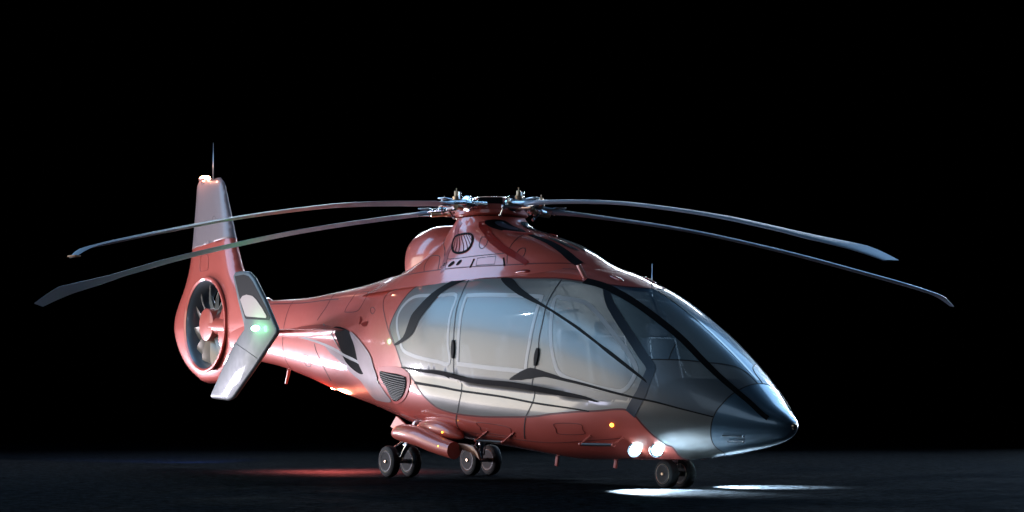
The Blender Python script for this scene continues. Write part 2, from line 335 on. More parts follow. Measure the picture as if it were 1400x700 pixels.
def patch(name, kind, outline, m, parent, off=.004, step=None, smooth_pts=True, k=4):
    ol = crom(outline, True, k) if smooth_pts else outline
    V, Fc, C = cdt(kind, ol, (), step or (.015, 2.0)); return surf_mesh(name, kind, V, Fc, m, parent, off)
def ribbon(name, kind, line, w, m, parent, off=.004, closed=False, k=8, smooth_pts=True, dep=.008):
    """strip lying on the surface, w = width in metres (number or list along the line)"""
    q = crom(line, closed, k) if smooth_pts else line
    P, N = SP(kind, q, 0); n = len(P)
    T = np.roll(P, -1, 0)-np.roll(P, 1, 0)
    if not closed: T[0] = P[1]-P[0]; T[-1] = P[-1]-P[-2]
    T /= np.maximum(np.linalg.norm(T, axis=1, keepdims=True), 1e-9); Sd = np.cross(N, T)
    ww = np.interp(np.linspace(0, 1, n), np.linspace(0, 1, len(w)), w) if isinstance(w, (list, tuple)) else np.full(n, w)
    ww = ww[:, None]/2
    V = np.concatenate([P+Sd*ww-N*dep, P+Sd*ww+N*off, P-Sd*ww+N*off, P-Sd*ww-N*dep]); Fc = []
    for i in range(n if closed else n-1):
        j = (i+1) % n
        for r in range(3): Fc.append(((r+1)*n+i, (r+1)*n+j, r*n+j, r*n+i))
    NN = np.concatenate([N, N, N, N])
    return raw(name, V, Fc, m, parent, True, NN)
def both(o): mirror(o); return o
# ------------------------------------------------------------------ the helicopter
HELI = bpy.data.objects.new('helicopter', None); COL.objects.link(HELI)
HELI['label'] = 'red and grey helicopter with drooping rotor blades standing on dark wet ground'
HELI['category'] = 'helicopter'
XT = -7.75
roofl = crom(B(F['roofline'][3:]), k=6); rear = crom(B(F['cabin_rear']), k=5)
ncap = crom(B(F['nose_cap']), k=5); ap = crom(B(F['apost']), k=5)
d1 = crom(B(F['door1']), k=4); d2 = crom(B(F['door2']), k=4)
wsb = crom(B(F['ws_bottom'][:-3]+[(4.61,78),(4.66,81.5),(4.72,83.5),(4.84,85)]), k=4)
wav = crom(B(F['wave']), k=4); cre = crom(B(F['crease']), k=4)
um = math.sqrt(XN-XT); u0 = .02
ust = roofl[-1][0]; ubo = rear[-1][0]
def lin(a, b, n): return [(a[0]+(b[0]-a[0])*i/n, a[1]+(b[1]-a[1])*i/n) for i in range(n)]
shell = lin((um, 90), (ust, 90), 90)+roofl[::-1]+rear[1:-1]+lin((ubo, -90), (um, -90), 90)+lin((um, -90), (um, 90), 40)
V, Fc, C = cdt('b', shell, ())
fus = surf_mesh('fuselage', 'b', V, Fc, M['red'], HELI, both=True)
glz = roofl[:-1]+lin((ust, 90), (u0, 90), 60)+lin((u0, 90), (u0, -90), 24)+lin((u0, -90), (ubo, -90), 60)+rear[::-1][:-1]
cre2 = []
for x in np.linspace(-.75, 3.25, 50):  # both lips of the shelf
    pass
V, Fc, C = cdt('b', glz, (ap, d1, d2, ncap, wsb, wav[len(wav)//2-2:], cre), (.014, 2.0))
def fx(line, th):  # u on a line at angle th
    L = sorted((t, u) for u, t in line); return np.interp(th, [a for a, _ in L], [b for _, b in L])
def ft(line, u):
    L = sorted(line); return np.interp(u, [a for a, _ in L], [b for _, b in L])
cu, ct = C[:, 0], C[:, 1]
isnose = cu < fx(ncap, ct)
front = (cu < fx(ap, ct)) | (ct < -10.8) & (cu < math.sqrt(XN-3.63))
ws = front & ~isnose & (ct > ft(wsb, cu))
chin = front & ~isnose & ~ws & (ct > ft(wav, cu))
belly = front & ~isnose & ~ws & ~chin
cab = ~front & ~isnose
up = ct > ft(cre+[(math.sqrt(XN-3.7), 0.5)], cu)
r1 = cu > fx(d1, ct); r3 = cu < fx(d2, ct); r2 = ~r1 & ~r3
nose_cap = surf_mesh('nose_cap', 'b', V, Fc[isnose], M['nose'], HELI, both=True)
lower_nose = surf_mesh('lower_nose', 'b', V, Fc[belly], M['silver'], HELI, both=True)
pane = surf_mesh('windshield', 'b', V, Fc[ws], M['gws'], HELI); pane['label'] = 'blue tinted windshield pane with black sweeping stripe'; PANE = pane; PANE2 = mirror(pane)
CH = surf_mesh('chin_window', 'b', V, Fc[chin], M['gchin'], HELI); CH2 = mirror(CH)
parts = {}
for nm, msk, gn in (('rear_cabin_panel', cab & r1, 'window'), ('sliding_door', cab & r2, 'window'), ('cockpit_door', cab & r3, 'window')):
    lo = surf_mesh(nm, 'b', V, Fc[msk & ~up], M['door'], HELI); lo2 = mirror(lo)
    g = surf_mesh('window', 'b', V, Fc[msk & up], M['gdoor'], lo); g2 = mirror(g, parent=lo2)
    parts[nm] = (lo, lo2)
def duo(o, p2):
    """twin on the port side under p2"""
    mirror(o, parent=p2); return o
def prib(pn, name, line, w, m, **k):
    return duo(ribbon(name, 'b', line, w, m, parts[pn][0], **dict(dict(off=.006), **k)), parts[pn][1])
# window frames seen through the tinted glass
prib('rear_cabin_panel', 'window_frame', B(F['win1']), .045, M['frame'], closed=True, k=4, off=.0035)
def dense(L, n=14):
    o = []
    for i in range(len(L)): o += lin(L[i], L[(i+1) % len(L)], n)
    return o
prib('sliding_door', 'window_frame', dense(B(F['win2'])), .05, M['frame'], closed=True, off=.005, smooth_pts=False)
prib('cockpit_door', 'window_frame', B(F['win3']), .05, M['frame'], closed=True, k=4, off=.0035)
# seams
def dn(line, t0, t1): return [p for p in line if t0 <= p[1] <= t1]
prib('sliding_door', 'door_seam', d1, .016, M['seam'], smooth_pts=False, off=.003)
prib('cockpit_door', 'door_seam', d2, .016, M['seam'], smooth_pts=False, off=.003)
for k_, pn in (('handle1', 'sliding_door'), ('handle2', 'cockpit_door')):
    q = B(F[k_]); prib(pn, 'door_handle', q, [.03, .062, .062, .03], M['black'], off=.022, smooth_pts=True)
fl, fl2 = fus, fus
def frib(name, line, w, m, **k): return both(ribbon(name, 'b', line, w, m, fus, **k))
frib('red_trim', roofl, .02, M['redseam'], smooth_pts=False, off=.004)
frib('red_trim', B(F['aft_line']), .016, M['redseam'])
frib('dark_trim', rear[:-1], .02, M['redseam'], smooth_pts=False, off=.0035)
frib('boom_seam', B(F['boom_line']), .018, M['redseam'])
frib('keel_edge', B(F['keel_line']), [.01, .022, .03, .035, .035, .02], M['frame'], off=.012)
frib('boom_seam', B(F['boom_joint']), .010, M['redseam'])
frib('boom_seam', B(F['boom_joint2']), .012, M['seam'])
for nm in ('hatch', 'fuelcap', 'hatch2'):
    frib('access_hatch', B(F[nm][:-1]), .010, M['redseam'], closed=True, k=4)
# black swooping stripes
prib('rear_cabin_panel', 'crease_stripe', B(F['crease'][:3]+[(.55, F['crease'][2][1]-1)]), [.012, .02, .03], M['black'], off=.012)
frib('crease_stripe', cre, [.015, .03, .05, .055, .06, .06, .05, .035, .008], M['black'], smooth_pts=False, off=.014)
frib('lower_stripe', B(F['low_stripe']), [.035, .028, .024, .022, .012], M['black'], off=.006)
frib('wave_stripe', B(F['wave']), [.012, .10, .13, .06, .035, .03, .022, .018, .014, .012], M['black'], off=.0065)
both(patch('rear_stripe', 'b', B(F['cswoosh']), M['black'], fus, off=.006, k=3))
both(patch('side_stripe', 'b', B(F['mswoosh']), M['black'], fus, off=.006, k=3))
frib('windshield_stripe', B(F['strip']), [.10, .10, .085, .08, .07, .062, .055, .05], M['black'], off=.007)
frib('door_post', B(F['apost']), [.05, .09, .10, .10, .10, .12, .14, .14], mat('post_grey', (.035, .045, .06), .3, .35, .6), off=.0045)
ribbon('nose_seam', 'b', ncap+[(2*0+p[0], 180-p[1]) for p in ncap[::-1][-1:]], .012, M['seam'], fus, smooth_pts=False, off=.003)
mirror(bpy.data.objects['nose_seam'])
frib('windshield_seam', wsb, .012, M['seam'], smooth_pts=False, off=.003)
frib('windshield_seam', B(F['inner_line']), .008, M['seam'], off=.003)
post = ribbon('centre_post', 'b', lin((ust, 90), (math.sqrt(XN-4.84), 90), 30), .035, M['silver'], fus, smooth_pts=False, off=.004)
# vent, intake
vent = patch('side_vent', 'b', B(F['vent']), M['tag'], fus, off=.010); both(vent)
vm = MB()
cx = np.mean([p[0] for p in F['vent']]); ctt = np.mean([p[1] for p in F['vent']])
vin = [(cx+(x-cx)*.84, ctt+(t-ctt)*.84) for x, t in F['vent']]
both(patch('vent_mesh', 'b', B(vin), M['matte'], fus, off=.016))
vp = B(vin); vlo, vhi = min(p[1] for p in vp), max(p[1] for p in vp)
SLAT = mat('slat_grey', (.16, .15, .13), .3, .5)
vs_, vf_ = [], []
sm = MB()
for th in np.linspace(vlo+1.5, vhi-1, 14):  # louvre bars
    aa = np.linspace(min(p[0] for p in vp), max(p[0] for p in vp), 60); k = inpoly(aa, np.full(60, th), vp)
    if k.sum() < 4: continue
    aa = aa[k]; P, N = SP('b', [(a, th) for a in aa[::2]], .020); sm.tube([Vector(p) for p in P], .006, 6)
both(sm.build('vent_slats', SLAT, fus))
both(patch('exhaust_panel', 'b', B(F['intake']), M['fin'], fus, off=.007, k=4))
both(patch('exhaust_recess', 'b', B([(-3.5,20),(-2.94,17),(-2.5,6),(-2.2,-8),(-2.45,-13),(-2.9,-9),(-3.2,4)]), M['matte'], fus, off=.011))
both(patch('exhaust_flap', 'b', B([(-2.85,16),(-2.3,9),(-1.85,2),(-1.62,-7),(-1.72,-12),(-2.1,-12),(-2.3,-7),(-2.6,6)]), M['fin'], fus, off=.014))
frib('intake_edge', B([(-3.9,24)]+[(x, t) for x, t in F['keel_line'][3:]]), [.01, .02, .03], M['silver'], off=.012)
# amber side lamp, fold-out steps, drain tags, landing lamps
def at(x, t, off=0.): P, N = SP('b', B([(x, t)]), off); return Vector(P[0]), Vector(N[0])
p, n = at(3.352, -21.8, .004); both(MB().ball(p, .028, (1, .6, .8)).build('marker_lamp', M['lampa'], fus))
for nm in ('foot1', 'foot2'):
    def L3(k, off=.03): return [at(x, t, off)[0] for x, t in F[k]]
    a, b = L3(nm, .04); c1 = at(*F[nm+'b'][1], .005)[0]; c2 = at(*F[nm+'c'][1], .005)[0]
    s_ = MB().cyl(a, b, .014, n=8).tube([a, c1], .010, 6).tube([b, c2], .010, 6).ball(a, .022).ball(b, .022)
    both(s_.build('boarding_step', M['tag'] if False else M['pod'], fus))
    s_ = MB().cyl(a+(b-a)*.05, b-(b-a)*.05, .018, n=8); both(s_.build('step_tread', M['rim'], fus))
for nm in ('nfoot1', 'nfoot2'):
    a, b = [at(x, t, .018)[0] for x, t in F[nm]]; both(MB().cyl(a, b, .008, n=8).ball(b, .014).build('pitot_probe', M['chrome'], nose_cap))
MB().cyl((5.33, 0, .69), (5.355, 0, .69), .035, .03).build('nose_sensor', M['brass'], nose_cap)
for x in (1.30, 2.44): MB().box((x, -.02, .255), (.05, .02, .12), Matrix.Rotation(R(12), 3, 'Y'), .004).build('drain_tag', M['tag'], fus)
for x, t in F['lights']:
    p, n = at(x, t, .0)
    d = Vector((1, -.25, -.35)).normalized()
    h = MB().lathe(p-d*.03, d, [(0, .05), (.05, .085), (.075, .088), (.078, .07)], 24).build('landing_light', M['chrome'], fus)
    l = MB().ball(p+d*.045, .062, (1, 1, 1)).build('lamp_lens', M['lampw'], h)
    h2 = mirror(h); mirror(l, parent=h2)
# seam under the nose, front edge of the red panel
# ------------------------------------------------------------------ engine cowling
def grid(S, A, Bq, name, kind, m, parent, closed=False):
    AA, BB = np.meshgrid(A, Bq, indexing='ij'); q = np.stack([AA.ravel(), BB.ravel()], 1); P, N = SP(kind, q)
    na, nb = AA.shape; Fq = []
    for i in range(na-1):
        for j in range(nb-1 if not closed else nb):
            j2 = (j+1) % nb; Fq.append((i*nb+j, i*nb+j2, (i+1)*nb+j2, (i+1)*nb+j))
    v = [P[Fq[0][k]] for k in range(4)]; fn = np.cross(v[1]-v[0], v[2]-v[0])
    if fn @ N[Fq[0][0]] < 0: Fq = [f[::-1] for f in Fq]
    return raw(name, P, Fq, m, parent, True, N)
cow = grid(cowl, np.linspace(2.47, 3.315, 56), np.linspace(-180, 180, 145)[:-1], 'engine_cowling', 'c', M['red'], HELI, closed=True)
MB().lathe((-.135, 0, 3.30), (0, 0, 1), [(0, .40), (.012, .40)], 40).build('mast_plate', M['matte'], cow)
G3 = dict(G)
gr = both(patch('cowl_grille', 'c', G['grille'], M['red'], cow, off=.006, step=(.02, 2)))
gl = crom(G['grille'], True, 5); both(ribbon('grille_rim', 'c', gl, .028, M['matte'], cow, closed=True, smooth_pts=False, off=.012))
gm = MB()
for k in range(9):
    tt = -101+2.5*k+1; zz = np.linspace(2.83, 3.1, 40); tq = tt+(zz-2.97)*(-14); kk = inpoly(zz, tq, gl); 
    if kk.sum() < 4: continue
    P, N = SP('c', list(zip(zz[kk], tq[kk])), .010); gm.tube([Vector(a) for a in P[::2]], .004, 5)
both(gm.build('grille_slats', M['dred'], cow))
both(ribbon('dark_stripe', 'c', G['stripe_rear'], [.10, .09, .08, .09, .10], M['dred'], cow, off=.004))
both(ribbon('dark_stripe', 'c', G['stripe_mid'], [.08, .10, .10, .09, .07, .06], M['dred'], cow, off=.004))
both(ribbon('black_stripe', 'c', G['stripe_front'], [.05, .08, .10, .11, .11], M['black'], cow, off=.005))
for nm, cl in (('seam1', 0), ('seam2', 0), ('circle1', 1), ('circle2', 1), ('hatch2', 1), ('hatch', 0)):
    both(ribbon('cowl_seam', 'c', G[nm][:-1] if nm.startswith('circle') else G[nm], .009, M['seam'], cow, closed=bool(cl), off=.003, k=5, smooth_pts=(nm != 'hatch2') ))
both(ribbon('cowl_base_seam', 'c', [(2.66,-160)]+G['base'][:-1], .014, M['redseam'], cow, off=.003))
for nm in ('hole1', 'hole2', 'hole3'):
    z_, t_ = G[nm][0]; pts = [(z_+.034*math.cos(a), t_+.95*math.sin(a)) for a in np.linspace(0, 2*math.pi, 13)[:-1]]
    both(patch('cooling_hole', 'c', pts, M['matte'], cow, off=.004, step=(.02, .8)))
for nm in ('slot1', 'slot2'):
    z_, t_ = G[nm][0]; pts = [(z_-.055, t_-.45), (z_+.055, t_-.45), (z_+.055, t_+.45), (z_-.055, t_+.45)]
    both(patch('cooling_slot', 'c', pts, M['matte'], cow, off=.004, step=(.02, 1), smooth_pts=False))
both(patch('mast_intake', 'c', [(3.25,-46),(3.25,-14),(3.14,-8),(3.06,-16),(3.02,-26),(3.06,-38),(3.15,-46)], M['black'], cow, off=.006, step=(.02, 2)))
both(patch('intake_glass', 'c', [(3.22,-32),(3.22,-19),(3.12,-15),(3.09,-22),(3.12,-30)], M['nose'], cow, off=.012, step=(.02, 2)))
both(ribbon('intake_lip', 'c', [(3.075,-42),(3.045,-32),(3.02,-22),(3.015,-17)], [.01, .03, .02], M['tag'], cow, off=.02))
both(patch('top_screen', 'c', [(2.955,-9),(2.955,-3),(2.9,-2.2),(2.82,-2),(2.76,-3),(2.79,-7),(2.86,-9.5)], M['matte'], cow, off=.006, step=(.02, 2)))
# roof tab and roof inlet
p, n = at(2.42, 66, .0)
(MB().box((2.42, -.49, 2.44), (.035, .05, .20), Matrix.Rotation(R(22), 3, 'X') @ Matrix.Rotation(R(-14), 3, 'Y'), .008).build('roof_tab', mat('pink_tab', (.85, .30, .24), 0, .35, .5), fus))
p, n = at(2.72, 79, .0)
both(MB().ball(p, .09, (1.5, .35, .22), Matrix.Rotation(R(18), 3, 'Y')).build('roof_inlet', M['dred'], fus))
p, n = at(1.35, 62, 0)
both(MB().ball(p, .10, (1.6, .5, .3)).build('roof_inlet', M['dred'], fus))
MB().tube([(3.07, 0, 2.15), (3.07, 0, 2.52)], [.008, .004], 8).build('roof_antenna', M['steel'], fus)
# exhaust housing behind the mast
ex = MB(); prof = []
st = [(-1.66, .30, .30), (-1.68, .345, .37), (-1.64, .365, .40), (-1.5, .385, .44), (-1.2, .40, .47), (-.9, .38, .44), (-.7, .3, .38)]
rings = []
for x, ry, rz in st:
    rings.append([ex.bm.verts.new((x, ry*math.copysign(abs(math.cos(a))**.85, math.cos(a)), 2.83+(.02 if x < -1.6 else .035)+rz*math.copysign(abs(math.sin(a))**.85, math.sin(a)))) for a in np.linspace(0, 2*math.pi, 41)[:-1]])
for A_, B_ in zip(rings, rings[1:]):
    for k in range(40): ex.bm.faces.new((A_[k], A_[(k+1) % 40], B_[(k+1) % 40], B_[k]))
ex.bm.faces.new(rings[0][::-1]); ex.bm.faces.new(rings[-1])
exo = ex.build('exhaust_housing', M['red'], HELI)
MB().lathe((-1.70, 0, 2.86), (1, 0, 0), [(0, .24), (.03, .26)], 32).build('exhaust_outlet', M['matte'], exo)
both(patch('air_scoop', 'b', B([(-2.53,27.5),(-2.44,25.5),(-2.41,23.5),(-2.47,21.2),(-2.52,21.4),(-2.49,24)]), M['dred'], fus, off=.008, k=3))
both(patch('air_scoop', 'b', B([(-2.13,22.6),(-2.2,19),(-2.39,20.3),(-2.35,22)]), M['dred'], fus, off=.008, k=3))
# extra panel joints and service doors
for x in (-5.3, -6.6): frib('boom_seam', B([(x, 70), (x, 40), (x-.02, 10), (x, -30), (x+.03, -75)]), .007, M['redseam'])
frib('belly_seam', B([(-1.2,-44),(0,-47),(1.2,-46),(2.4,-42),(3.4,-36)]), .007, M['redseam'])
for x0, x1, t0, t1 in ((.9, 1.5, -30, -42), (2.45, 2.85, -22, -32), (-1.6, -1.1, -12, -24)):
    frib('service_door', B([(x0,t0),(x1,t0),(x1+.02,(t0+t1)/2),(x1,t1),(x0,t1),(x0-.02,(t0+t1)/2)]), .006, M['redseam'], closed=True, k=5)
frib('roof_seam', B([(-1.3, 62), (0, 66), (1.2, 67), (2.3, 72)]), .007, M['redseam'])

# headliner inside the cabin roof
hl = [(a, b+1.0) for a, b in roofl if b < 85]; hl = hl+[(hl[-1][0], 90)]+lin((hl[-1][0], 90), (hl[0][0], 90), 40)+[(hl[0][0], 90)]
hl = [p for i, p in enumerate(hl) if i == 0 or abs(p[0]-hl[i-1][0])+abs(p[1]-hl[i-1][1]) > 1e-4]
V, Fc, C = cdt('b', hl, ()); surf_mesh('cabin_headliner', 'b', V, Fc, M['inner'], HELI, off=-.05, both=True)
# ------------------------------------------------------------------ tail fin with ducted fan
FINP = [(-8.80,4.79),(-8.023,4.75),(-7.886,4.66),(-7.668,4.137),(-7.427,3.521),(-7.215,3.127),(-6.9,2.86),(-6.5,2.70),(-6.2,2.62),(-6.1,2.3),(-6.2,1.86),(-6.7,1.70),(-7.2,1.55),(-7.641,1.45),(-7.941,1.373),(-8.273,1.355),(-8.612,1.373),(-8.87,1.463),(-9.162,1.606),(-9.399,1.799),(-9.578,2.056),(-9.638,2.31),(-9.608,2.561),(-9.45,2.803),(-9.26,3.04),(-9.10,3.342),(-9.0,3.769),(-8.94,4.259),(-8.89,4.70)]
FC = (-8.17, 2.32); FR = .74
def densify(P, d=.12):
    out = []
    for i in range(len(P)):
        a = np.array(P[i], float); b = np.array(P[(i+1) % len(P)], float); n = max(1, int(np.hypot(*(b-a))/d))
        out += [tuple(a+(b-a)*k/n) for k in range(n)]
    return out
_cr = crom(FINP[3:], False, 3)
fo = densify(FINP[:3]+_cr, .10)
def fin_sheet(zmin, zmax, name, m):
    """airfoil-thick fin with a round hole, meshed in the (x, z) plane"""
    poly = np.array(fo); hole = [(FC[0]+FR*math.cos(a), FC[1]+FR*math.sin(a)) for a in np.linspace(0, 2*math.pi, 73)[:-1]]
    def cut(p):  # keep zmin..zmax
        out = []
        for i in range(len(p)):
            a, b = p[i], p[(i+1) % len(p)]
            for lo, sgn in ((zmin, 1), (zmax, -1)):
                pass
            out.append(a)
        return out
    # clip polygon by two slanted lines z = z0 + .06*(x+8.3)
    def clip(p, z0, sgn):
        out = []; f = lambda q: sgn*(q[1]-z0-.06*(q[0]+8.3))
        for i in range(len(p)):
            a, b = p[i], p[(i+1) % len(p)]; fa, fb = f(a), f(b)
            if fa >= 0: out.append(tuple(a))
            if fa*fb < 0: t = fa/(fa-fb); out.append(tuple(np.array(a)+(np.array(b)-np.array(a))*t))
        return out
    p = [tuple(q) for q in poly]
    if zmin is not None: p = clip(p, zmin, 1)
    if zmax is not None: p = clip(p, zmax, -1)
    p = densify(p, .09)
    x0, z0 = np.min(p, 0); x1, z1 = np.max(p, 0); gx, gz = np.meshgrid(np.arange(x0, x1, .06), np.arange(z0, z1, .06)); gx = gx.ravel(); gz = gz.ravel()
    usehole = zmin is None
    k = inpoly(gx, gz, p)
    if usehole: k &= np.hypot(gx-FC[0], gz-FC[1]) > FR+.03
    pa = np.array(p)
    def edge_d(x, z): return np.sqrt(((x[:, None]-np.array(fo)[None, :, 0])**2+(z[:, None]-np.array(fo)[None, :, 1])**2).min(1))
    gx, gz = gx[k], gz[k]; dd = np.sqrt(((gx[:, None]-pa[None, :, 0])**2+(gz[:, None]-pa[None, :, 1])**2).min(1)); gx, gz = gx[dd > .03], gz[dd > .03]
    pts = list(p); ed = [(i, (i+1) % len(p)) for i in range(len(p))]
    if usehole: b0 = len(pts); pts += hole; ed += [(b0+i, b0+(i+1) % 72) for i in range(72)]
    V2, E2, F2, *_ = delaunay_2d_cdt([Vector(q) for q in pts]+[Vector(q) for q in zip(gx, gz)], ed, [], 0, 1e-6)
    V2 = np.array([(v.x, v.y) for v in V2]); F2 = np.array([f for f in F2 if len(f) == 3]); Cc = V2[F2].mean(1)
    kk = inpoly(Cc[:, 0], Cc[:, 1], p)
    if usehole: kk &= np.hypot(Cc[:, 0]-FC[0], Cc[:, 1]-FC[1]) > FR-.005
    F2 = F2[kk]
    # distance to the true outline drives the thickness
    fa = np.array(densify(fo, .02)); d = np.sqrt(((V2[:, None, 0]-fa[None, :, 0])**2+(V2[:, None, 1]-fa[None, :, 1])**2).min(1))
    hmax = np.interp(V2[:, 1], [1.4, 2.3, 3.2, 4.0, 4.75], [.13, .20, .15, .11, .07])
    t = hmax*np.sqrt(np.clip(d/.34, 0, 1)*(2-np.clip(d/.34, 0, 1)))
    on = d < .012; t[on] = 0.0
    n = len(V2); Vt = [(a, -h, b) for (a, b), h in zip(V2, t)]+[(a, h, b) for (a, b), h in zip(V2, t)]
    Fq = [tuple(f) for f in F2]+[tuple(f[::-1]+n) for f in F2]
    bm = bmesh.new(); vv = [bm.verts.new(v) for v in Vt]
    for f in Fq:
        try: bm.faces.new([vv[i] for i in f])
        except ValueError: pass
    bmesh.ops.remove_doubles(bm, verts=bm.verts, dist=.002)
    bm.verts.ensure_lookup_table(); loose = [v for v in bm.verts if not v.link_faces]; bmesh.ops.delete(bm, geom=loose, context='VERTS')
    be = [e for e in bm.edges if e.is_boundary]
    if not usehole:  # close the cut with a cap
        try: bmesh.ops.holes_fill(bm, edges=be)
        except Exception: pass
    bmesh.ops.recalc_face_normals(bm, faces=bm.faces)
    me = bpy.data.meshes.new(name); bm.to_mesh(me); bm.free()
    return finish(name, me, m, HELI, True)
fin = fin_sheet(None, 3.66, 'tail_fin', M['red']); fin['label'] = 'lower red part of the tail fin around the fan duct'
ftip = fin_sheet(3.66, None, 'tail_fin', M['fin']); ftip['label'] = 'upper grey part of the tail fin'
c0 = Vector((FC[0], 0, FC[1])); ym = Vector((0, -1, 0))
# duct: flared lip inside the hole, hub, stator, fan blades
prof = [(.235, FR+.05), (.225, FR+.015), (.20, FR-.02), (.13, FR-.06), (.05, FR-.08), (-.10, FR-.08), (-.20, FR-.02), (-.235, FR+.04)]
duct = MB(); duct.lathe(c0, ym, prof, 72, cap=False); duct = duct.build('fan_duct', M['dark'], HELI)
MB().lathe(c0, ym, [(.20, FR+.055), (.235, FR+.05), (.238, FR+.02), (.22, FR-.01)], 72, cap=False).build('duct_rim', M['red'], duct)
hub = MB().lathe(c0, ym, [(-.16, .20), (-.05, .27), (.12, .27), (.19, .265), (.205, .235), (.205, .0005)], 48).build('fan_hub', M['pod'], duct)
MB().cyl(c0+Vector((.1, -.06, -.02)), c0+Vector((.70, -.06, -.06)), .15, .15, 24).build('drive_fairing', M['pod'], duct)
for k in range(12):
    a = 2*math.pi*(k+.35)/12+.06*math.sin(k*2.1); ca_, sa_ = math.cos(a), math.sin(a); er = Vector((ca_, 0, sa_)); et = Vector((-sa_, 0, ca_)); bmx = MB(); rows = []
    for r_, ch, tw in ((.25, .17, 50), (.36, .23, 42), (.48, .29, 34), (.58, .30, 28), (.655, .25, 25)):
        d_ = (et*math.cos(R(tw))+Vector((0, 1, 0))*math.sin(R(tw))); nn_ = er.cross(d_).normalized(); sw = .05*math.sin((r_-.25)*7)
        cpt = c0+er*r_+Vector((0, -.05, 0))+et*sw
        rows.append([bmx.bm.verts.new(cpt+d_*ch*s_+nn_*h_) for s_, h_ in ((-.5, 0), (-.2, .012), (.2, .012), (.5, 0), (.2, -.008), (-.2, -.008))])
    for A_, B_ in zip(rows, rows[1:]):
        for j in range(6): bmx.bm.faces.new((A_[j], A_[(j+1) % 6], B_[(j+1) % 6], B_[j]))
    bmx.bm.faces.new(rows[0][::-1]); bmx.bm.faces.new(rows[-1]); bmx.build('fan_blade', M['fan'], duct)
for k in range(9):
    a = 2*math.pi*k/9+.2; er = Vector((math.cos(a), 0, math.sin(a)))
    MB().tube([c0+er*.2+Vector((0, .12, 0)), c0+er*.67+Vector((0, .12, 0))], .014, 8).build('stator_vane', M['steel'], duct)
# fin details
MB().tube([(-8.30, 0, 4.72), (-8.30, 0, 5.36)], [.010, .006], 8).build('fin_antenna', M['steel'], ftip)
bc = MB().lathe((-8.62, 0, 4.76), (0, 0, 1), [(0, .10), (.03, .10), (.035, .085)], 24).build('beacon_base', M['fin'], ftip)
MB().ball((-8.62, 0, 4.80), .085, (1.5, 1, .55)).build('beacon_light', M['lampr'], ftip)
def flat_ring(c, rx, rz, y, m, name, parent, w=.012, sq=1.):
    b_ = MB(); pts = []
    for a in np.linspace(0, 2*math.pi, 33):
        ca_, sa_ = math.cos(a), math.sin(a); pts.append((c[0]+rx*math.copysign(abs(ca_)**sq, ca_), y, c[1]+rz*math.copysign(abs(sa_)**sq, sa_)))
    b_.tube(pts, w/2, 5); return b_.build(name, m, parent)
flat_ring((-8.34, 3.35), .16, .13, -.150, M['dred'], 'fin_hatch', fin, .007, .35)
flat_ring((-8.05, 4.02), .07, .09, -.105, M['seam'], 'fin_hatch', ftip, .006)
flat_ring((-9.40, 2.32), .08, .10, -.135, M['dred'], 'fin_hatch', fin, .006)
# belly strobe and blade antenna under the boom
MB().ball((-4.2, 0, 1.225), .05, (1.6, 1, .6)).build('belly_light', M['lampr'], fus)
MB().cyl((-5.62, 0, 1.52), (-5.72, 0, 1.31), .028, .022, 10).build('tail_bumper', M['pod'], fus)
MB().ball((-6.6, 0, 1.69), .06, (1.6, .5, .4)).build('tail_bumper', M['dred'], fus)
# ------------------------------------------------------------------ tailplane and end plates
EY = 1.30
EP = [(-4.80,2.905),(-4.637,2.91),(-4.36,2.88),(-4.195,2.789),(-3.833,2.434),(-3.50,2.04),(-3.479,2.0),(-3.501,1.946),(-4.172,1.492),(-4.85,1.07),(-4.93,1.045),(-5.043,1.03),(-5.56,1.067),(-5.62,1.10),(-5.58,1.16),(-5.214,1.517),(-4.827,1.86),(-4.50,2.06),(-4.51,2.125),(-4.708,2.493),(-4.86,2.84)]
BLK = [(-4.778,2.84),(-4.50,2.845),(-4.33,2.81),(-4.2,2.72),(-3.82,2.36),(-3.66,2.19),(-3.70,2.15),(-4.40,2.20),(-4.45,2.22),(-4.553,2.388)]
GRY = [(-4.59,2.49),(-4.52,2.535),(-4.389,2.55),(-4.20,2.52),(-4.08,2.46),(-3.896,2.33),(-3.76,2.21),(-3.78,2.185),(-4.38,2.235),(-4.43,2.26)]
ENDG = paint('end_plate_grey', (.085, .094, .098), .15, .55, .2)
